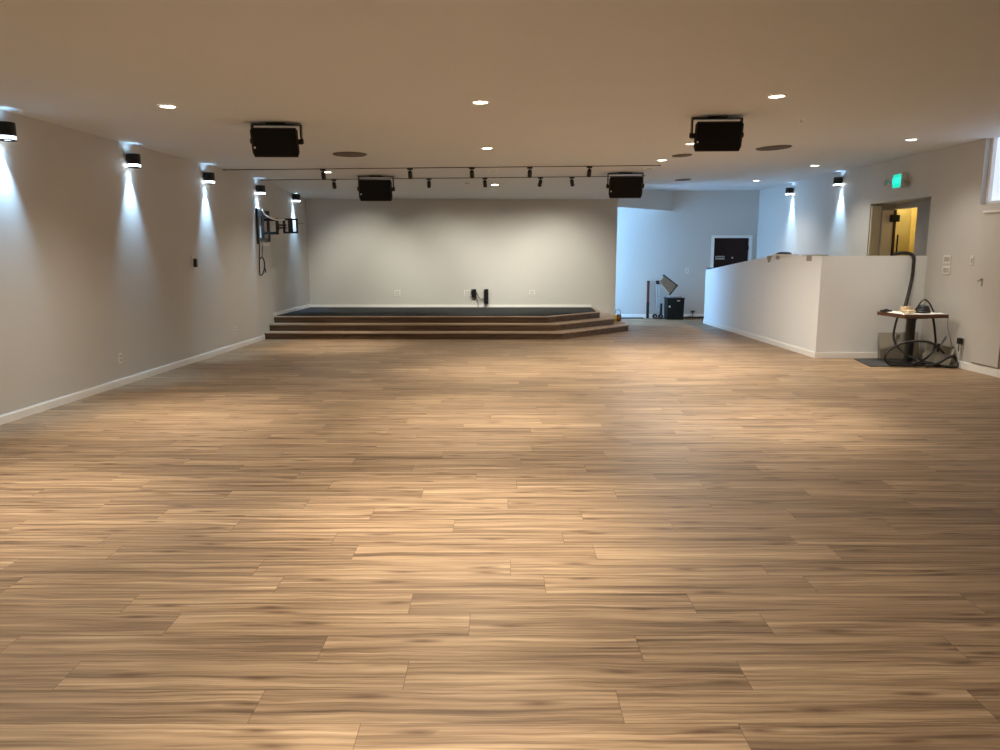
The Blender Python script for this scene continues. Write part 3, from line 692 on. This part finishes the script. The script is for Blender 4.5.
# ------------------------------------------------------------------ things on the half wall
def on_half(y, dx): return (hx(y)+dx, y)
t = MB()
lo = [(hx(12.65)-.06, 12.65), (hx(12.65)+.13, 12.62), (hx(13.42)+.13, 13.42), (hx(13.42)-.06, 13.38)]
t.prism(lo, 1.559, 1.578); tag(t.build('paper_sheet', 'paper'), 'white paper sheet lying on the half wall top under a dark cloth', 'paper')
b = MB()
for k in range(11):
    a = k/10; yy = 12.86+.40*a
    h = .010+.028*math.sin(PI*a)**.8*(1+.25*math.sin(7*a))
    b.box((hx(yy)+.05+.012*math.sin(9*a), yy, 1.579+h/2), (.13-.04*abs(a-.5), .06, h), bevel=.005)
tag(b.build('folded_cloth', 'navy'), 'crumpled dark cloth on the white paper on the half wall', 'cloth')
tape = [(13.55, 13.75-.10, 1.40, 'left'), (13.15, 13.27, 1.49, 'mid')]
b = MB(); b.hexa([(hx(13.0+.42)-.004, 13.42, 1.557), (hx(13.66)-.004, 13.66, 1.54), (hx(13.58)-.004, 13.58, 1.43), (hx(13.5)-.004, 13.50, 1.44)],
                 [(hx(13.42)-.001, 13.42, 1.557), (hx(13.66)-.001, 13.66, 1.54), (hx(13.58)-.001, 13.58, 1.43), (hx(13.5)-.001, 13.50, 1.44)])
tag(b.build('hanging_tag', 'tan'), 'tan pointed flap hanging over the half wall, leftmost of three', 'tag', 'tan flaps on the half wall')
for y0, y1, z, lab in ((13.08, 13.24, 1.49, 'small tan flap hanging below the dark cloth on the half wall'), (11.82, 12.0, 1.475, 'square tan flap hanging below the flat dark board on the half wall')):
    b = MB(); b.hexa([(hx(y0)-.004, y0, z), (hx(y1)-.004, y1, z), (hx(y1)-.001, y1, z), (hx(y0)-.001, y0, z)], [(hx(y0)-.004, y0, 1.557), (hx(y1)-.004, y1, 1.557), (hx(y1)-.001, y1, 1.557), (hx(y0)-.001, y0, 1.557)])
    tag(b.build('hanging_tag', 'tan'), lab, 'tag', 'tan flaps on the half wall')
b = MB(); b.prism([(hx(11.5)+.01, 11.50), (hx(11.5)+.12, 11.52), (hx(12.15)+.12, 12.17), (hx(12.15)-.01, 12.15)], 1.559, 1.574)
tag(b.build('flat_board', 'tan'), 'thin dark board lying on the half wall top near its corner', 'board')
b = MB(); b.box((hx(17.17)+.06, 17.14, 1.258), (.13, .2, .035), bevel=.008); b.box((hx(17.05)+.06, 17.0, 1.265), (.10, .12, .025), rot=.2, bevel=.005)
tag(b.build('black_pouch', 'navy'), 'small dark pouch on the low far end of the half wall', 'pouch')

# ------------------------------------------------------------------ far corner: post, hand truck, bin, dust heap
t = thing('wooden_post', 'slim red-brown post standing upright against the far bluish wall', 'post', (3.66, 18.6, 0), (math.radians(-2.0), 0, 0))
MB().box((0, 0, .45), (.06, .045, .9), bevel=.004).build('shaft', 'redbrown', t)
MB().box((0, 0, .91), (.066, .05, .03), bevel=.005).build('end_cap', 'black', t)
MB().box((0, 0, .2), (.064, .049, .4), bevel=.004).build('dark_sleeve', 'black', t)
t = thing('hand_truck', 'folding steel hand truck with black wheels left of the black bin', 'hand truck', (3.90, 18.42, 0))
b = MB()
for x in (-.05, .05): b.tube([(x*.6, .05, .10), (x*.6-.01, .06, .5), (x*.6-.025, .09, .86)], .013, 8, 4)
for z in (.3, .55): b.box((-.01, .06, z), (.07, .015, .02))
b.build('frame', 'chrome', t)
MB().box((-.005, .09, .89), (.15, .04, .09), bevel=.012).build('handle', 'black', t)
for x in (-.085, .055):
    w_ = MB().cyl((x, .03, .062), (x, .07, .062), .061, seg=22).build('wheel', 'rubber', t)
    MB().cyl((x, .027, .062), (x, .073, .062), .024, seg=14).build('hub', 'grey', w_)
MB().box((0, -.06, .03), (.22, .2, .012), bevel=.003).build('toe_plate', 'blackm', t)
b = MB(); b.box((.06, .03, .25), (.05, .04, .26), bevel=.01); b.build('brake_block', 'black', t)
t = thing('canvas_tray', 'tan tilted tray with dark rim leaning over the black bin', 'tray', (4.07, 18.36, .845))
q = Matrix.Rotation(math.radians(42), 4, 'Y') @ Matrix.Rotation(math.radians(-20), 4, 'X') @ Matrix.Scale(1.12, 4)
b = MB(); b.hexa([(-.17, -.02, -.085), (.17, -.02, -.125), (.17, -.02, .125), (-.17, -.02, .085)], [(-.17, .02, -.085), (.17, .02, -.125), (.17, .02, .125), (-.17, .02, .085)])
bmesh.ops.transform(b.bm, verts=b.bm.verts, matrix=q); b.build('panel', 'tanpan', t)
b = MB(); b.box((0, -.0, .115), (.40, .05, .025), rot=Matrix.Rotation(math.radians(-6), 3, 'Y')); b.box((.18, 0, -.01), (.03, .05, .27))
bmesh.ops.transform(b.bm, verts=b.bm.verts, matrix=q); b.build('rim', 'black', t)
MB().tube([(.13, .03, -.14), (.10, .04, -.18), (.08, .04, -.245)], .02, 8, 4).build('support', 'black', t)
t = thing('storage_bin', 'black lidded storage bin against the far wall, tallest box in the corner', 'bin', (4.255, 18.36, 0))
b = MB(); b.hexa([(-.195, -.17, .0), (.195, -.17, .0), (.195, .17, .0), (-.195, .17, .0)], [(-.205, -.18, .50), (.205, -.18, .50), (.205, .18, .50), (-.205, .18, .50)])
b.box((0, -.170, .33), (.33, .02, .012)); b.box((0, -.163, .22), (.32, .02, .012)); b.build('bin_body', 'bin', t)
b = MB(); b.box((0, 0, .512), (.44, .39, .028), bevel=.01); b.build('lid', 'bin', t)
b = MB(); b.box((.0, .02, .545), (.30, .27, .035), bevel=.01); b.build('lid_panel', 'binlid', t)
MB().box((.06, -.193, .46), (.07, .02, .026), bevel=.005).build('latch', 'slot', t)
MB().box((-.15, -.178, .32), (.035, .012, .04), bevel=.003).build('sticker', 'plate', t)
b = MB()
for k in range(9): b.box((4.55+.055*k+random.uniform(-.02, .02), 18.55+random.uniform(-.03, .05), .018+random.uniform(0, .01)), (.09, .07, .036+.02*random.random()), rot=random.uniform(0, 3), bevel=.006)
tag(b.build('dark_cloth_strip', 'mat'), 'dark crumpled strip along the far wall base, right of the bin', 'cloth')
b = MB(); b.box((4.79, 18.64, .165), (.09, .06, .045), rot=.3, bevel=.012); b.cyl((4.79, 18.64, .0), (4.79, 18.64, .15), .008, seg=8)
tag(b.build('small_brush', 'mat'), 'small grey brush standing up against the far wall beside the half wall end', 'brush')
t = MB(); t.prism([(2.78, 18.48), (3.55, 18.50), (3.55, 18.66), (2.78, 18.66)], 0.001, .02); tag(t.build('floor_strip', 'mat'), 'dark strip on the floor along the bright alcove wall', 'strip')

# yellow cord reel on the end of the lowest step
t = thing('cord_reel', 'yellow and brown cord reel resting on the right end of the steps', 'cord reel', (2.56, 16.2, .13))
q = Matrix.Translation((0, 0, .085)) @ Matrix.Rotation(PI/2, 4, 'Y')
MB().lathe([(0, -.10), (.07, -.10), (.08, -.09), (.08, -.06), (.05, -.05), (.05, -.04), (0, -.04)], 22, q).build('flange', 'yel', t)
MB().lathe([(0, -.04), (.075, -.035), (.083, 0), (.075, .05), (0, .055)], 22, q).build('cord_coil', 'brn', t)
MB().tube([(.04, -.0, .14), (.045, 0, .23), (.0, 0, .265), (-.06, 0, .25), (-.07, 0, .14)], .008, 8, 5).build('handle', 'grey', t)
b = MB(); b.tube([(2.50, 16.12, .142), (2.46, 16.0, .14), (2.52, 15.88, .14), (2.6, 15.9, .14), (2.66, 16.02, .14)], .009, 7, 6)
tag(b.build('loose_cord', 'yel'), 'yellow loose cord end lying on the lowest step by the reel', 'cord')

# ------------------------------------------------------------------ table corner
TZ = .745
tb = thing('pedestal_table', 'square wooden table on a black pedestal in the right corner', 'table', (5.97, 10.87, .012), (0, 0, math.radians(5)))
b = MB(); b.box((0, 0, TZ-.012-.027), (.66, .66, .054), bevel=.006); b.build('tabletop', 'table', tb)
b = MB(); b.box((0, 0, TZ-.012+.001), (.635, .635, .004)); b.build('pale_top_sheet', 'paper', tb)
MB().lathe([(.066, .03), (.068, .05), (.062, .08), (.062, .62), (.075, .655)], 24).build('pedestal', 'blackm', tb)
MB().box((0, 0, .667), (.3, .3, .02), bevel=.004).build('top_bracket', 'blackm', tb)
b = MB(); b.box((0, 0, .012), (.42, .42, .02), bevel=.006); b.lathe([(.12, .022), (.08, .035), (.05, .04)], 24); b.build('base_plate', 'blackm', tb)
b = MB(); b.prism([(5.27, 10.55), (6.40, 10.62), (6.42, 11.40), (5.40, 11.33)], .001, .011)
tag(b.build('floor_mat', 'mat'), 'dark grey mat on the floor under the pedestal table', 'mat')
# beige boards leaning in the corner
t = MB(); t.hexa([(5.80, 11.33, .012), (6.40, 11.33, .012), (6.40, 11.355, .012), (5.80, 11.355, .012)], [(5.80, 11.43, .40), (6.40, 11.43, .40), (6.40, 11.455, .40), (5.80, 11.455, .40)])
tag(t.build('leaning_board', 'beige'), 'beige board leaning on the half wall behind the pedestal table', 'board', 'beige leaning boards')
def rp(y, off, z): return (rx(y)-off, y, z)
t = MB(); t.hexa([rp(10.55, .11, .0), rp(11.2, .11, .0), rp(11.2, .09, .0), rp(10.55, .09, .0)], [rp(10.55, .04, .245), rp(11.2, .04, .30), rp(11.2, .02, .30), rp(10.55, .02, .245)])
tag(t.build('leaning_board', 'beige'), 'low beige board leaning on the right wall beside the looped cable', 'board', 'beige leaning boards')
# cables
b = MB()
b.tube([(6.02, 11.62, 1.585), (6.15, 11.56, 1.60), (6.22, 11.43, 1.56), (6.225, 11.41, 1.40), (6.20, 11.38, 1.2), (6.12, 11.29, .98), (6.04, 11.20, .80), (6.02, 11.16, .775)], .025, 8, 6)
tag(b.build('power_cable', 'rubber'), 'thick black cable hanging from the half wall down to the table', 'cable')
b = MB()
b.tube([(6.02, 11.26, .755), (6.0, 11.28, .70), (5.93, 11.22, .55), (5.88, 11.15, .35), (5.90, 11.0, .2), (5.98, 10.75, .1), (6.07, 10.6, .04)], .016, 8, 6)
tag(b.build('table_cable', 'rubber'), 'black cable dropping from the table behind the pedestal', 'cable')
b = MB()
b.tube([(6.22, 10.88, .73), (6.27, 10.86, .68), (6.29, 10.80, .45), (6.2, 10.62, .28), (6.02, 10.50, .13), (5.85, 10.55, .04)], .016, 8, 6)
tag(b.build('table_cable', 'rubber'), 'black cable dropping from the right side of the table to the floor', 'cable')
b = MB()
b.tube([(6.28, 10.52, .20), (6.12, 10.50, .33), (5.93, 10.48, .375), (5.68, 10.50, .35), (5.48, 10.52, .22), (5.46, 10.52, .10), (5.54, 10.52, .032)], .016, 8, 6)
b.tube([(5.54, 10.52, .032), (5.8, 10.5, .03), (6.1, 10.5, .03), (6.3, 10.42, .025), (6.38, 10.40, .025), (6.42, 10.42, .04), (6.435, 10.47, .10), (6.40, 10.48, .165), (6.3, 10.47, .14), (6.15, 10.45, .06), (5.98, 10.42, .03)], .02, 8, 6)
tag(b.build('looped_cable', 'rubber'), 'black cable looping around the table foot and out to the baseboard', 'cable')
b = MB()
b.tube([(6.26, 10.6, .30), (6.34, 10.62, .42), (6.36, 10.66, .38), (6.30, 10.7, .26), (6.22, 10.64, .24)], .008, 7, 5); b.tube([(6.42, 10.72, .70), (6.40, 10.7, .58), (6.44, 10.68, .4), (6.46, 10.62, .27)], .005, 6, 5)
tag(b.build('thin_wire', 'grey'), 'thin grey wire tangled below the right edge of the table', 'wire')
MB_ = MB(); MB_.box((6.24, 10.60, .27), (.03, .03, .12), rot=.3, bevel=.006); tag(MB_.build('plug', 'black'), 'black plug hanging among the cables under the table', 'plug')
# items on the table
ti = TZ+.004
t = MB(); t.box((5.80, 10.64, ti+.03), (.17, .11, .052), rot=.5, bevel=.02); tag(t.build('wood_block', 'foam'), 'pale wooden block at the near corner of the table top', 'block')
t = thing('cable_coil', 'coiled dark cable heap with raised loop on the table', 'cable', (6.06, 10.78, ti))
b = MB()
for k in range(4): b.torus((.004*k, .006*(k % 2), .02+.024*k), .10-.012*k, .015, seg=24, s2=7)
b.build('coil', 'rubber', t)
b = MB(); b.lathe([(0, .125), (.03, .12), (.055, .09), (.06, .03), (.06, .0)], 18); b.build('inner_bundle', 'navy', t)
MB().tube([(-.07, .0, .07), (-.03, -.01, .16), (.03, -.01, .19), (.10, -.01, .13), (.15, -.01, .04), (.17, -.01, .014)], .011, 8, 6).build('raised_loop', 'rubber', t)
t = thing('tool_case', 'flat black case lying on the left corner of the table', 'case', (5.67, 11.02, ti), (0, 0, .5))
MB().box((0, 0, .014), (.17, .09, .028), bevel=.008).build('case_body', 'black', t)
MB().box((.0, 0, .033), (.05, .04, .012), bevel=.004).build('case_handle', 'black', t)
t = MB(); t.box((6.20, 10.59, ti+.004), (.13, .09, .008), rot=.8, bevel=.002); t.box((6.22, 10.62, ti+.011), (.09, .06, .005), rot=.6); tag(t.build('paper_pile', 'paper'), 'white papers on the right corner of the table', 'paper')
t = MB(); t.box((5.93, 10.95, ti+.04), (.14, .10, .08), rot=.2, bevel=.006); tag(t.build('small_box', 'foam'), 'small brown box in the middle of the table behind the block', 'box')

# ------------------------------------------------------------------ corridor light and daylight
l = bpy.data.lights.new('corridor_glow', 'POINT'); l.energy = 4.2; l.color = (1.0, .83, .5); l.shadow_soft_size = .08
o = bpy.data.objects.new('corridor_glow', l); COL.objects.link(o); o.location = (7.28, 13.2, 2.15)

w = bpy.data.worlds.new('World'); sc.world = w; w.use_nodes = True
w.node_tree.nodes['Background'].inputs[0].default_value = (0.5, 0.6, 0.8, 1); w.node_tree.nodes['Background'].inputs[1].default_value = 0.05

# ------------------------------------------------------------------ camera
cam = bpy.data.cameras.new('camera'); co = bpy.data.objects.new('camera', cam); COL.objects.link(co)
cam.sensor_fit = 'HORIZONTAL'; cam.sensor_width = 36; cam.lens = 27.0; cam.clip_start = .05; cam.clip_end = 100
co.location = (0, 0, 1.6); co.rotation_euler = (PI/2-math.atan(122/750), 0, 0)
sc.camera = co
sc.view_settings.view_transform = 'Standard'; sc.view_settings.look = 'None'; sc.view_settings.gamma = 1; sc.view_settings.use_curve_mapping = False
sc.view_settings.exposure = 0.71
sc.cycles.use_denoising = True
sc.cycles.max_bounces = 10; sc.cycles.diffuse_bounces = 6
sc.cycles.sample_clamp_indirect = 6
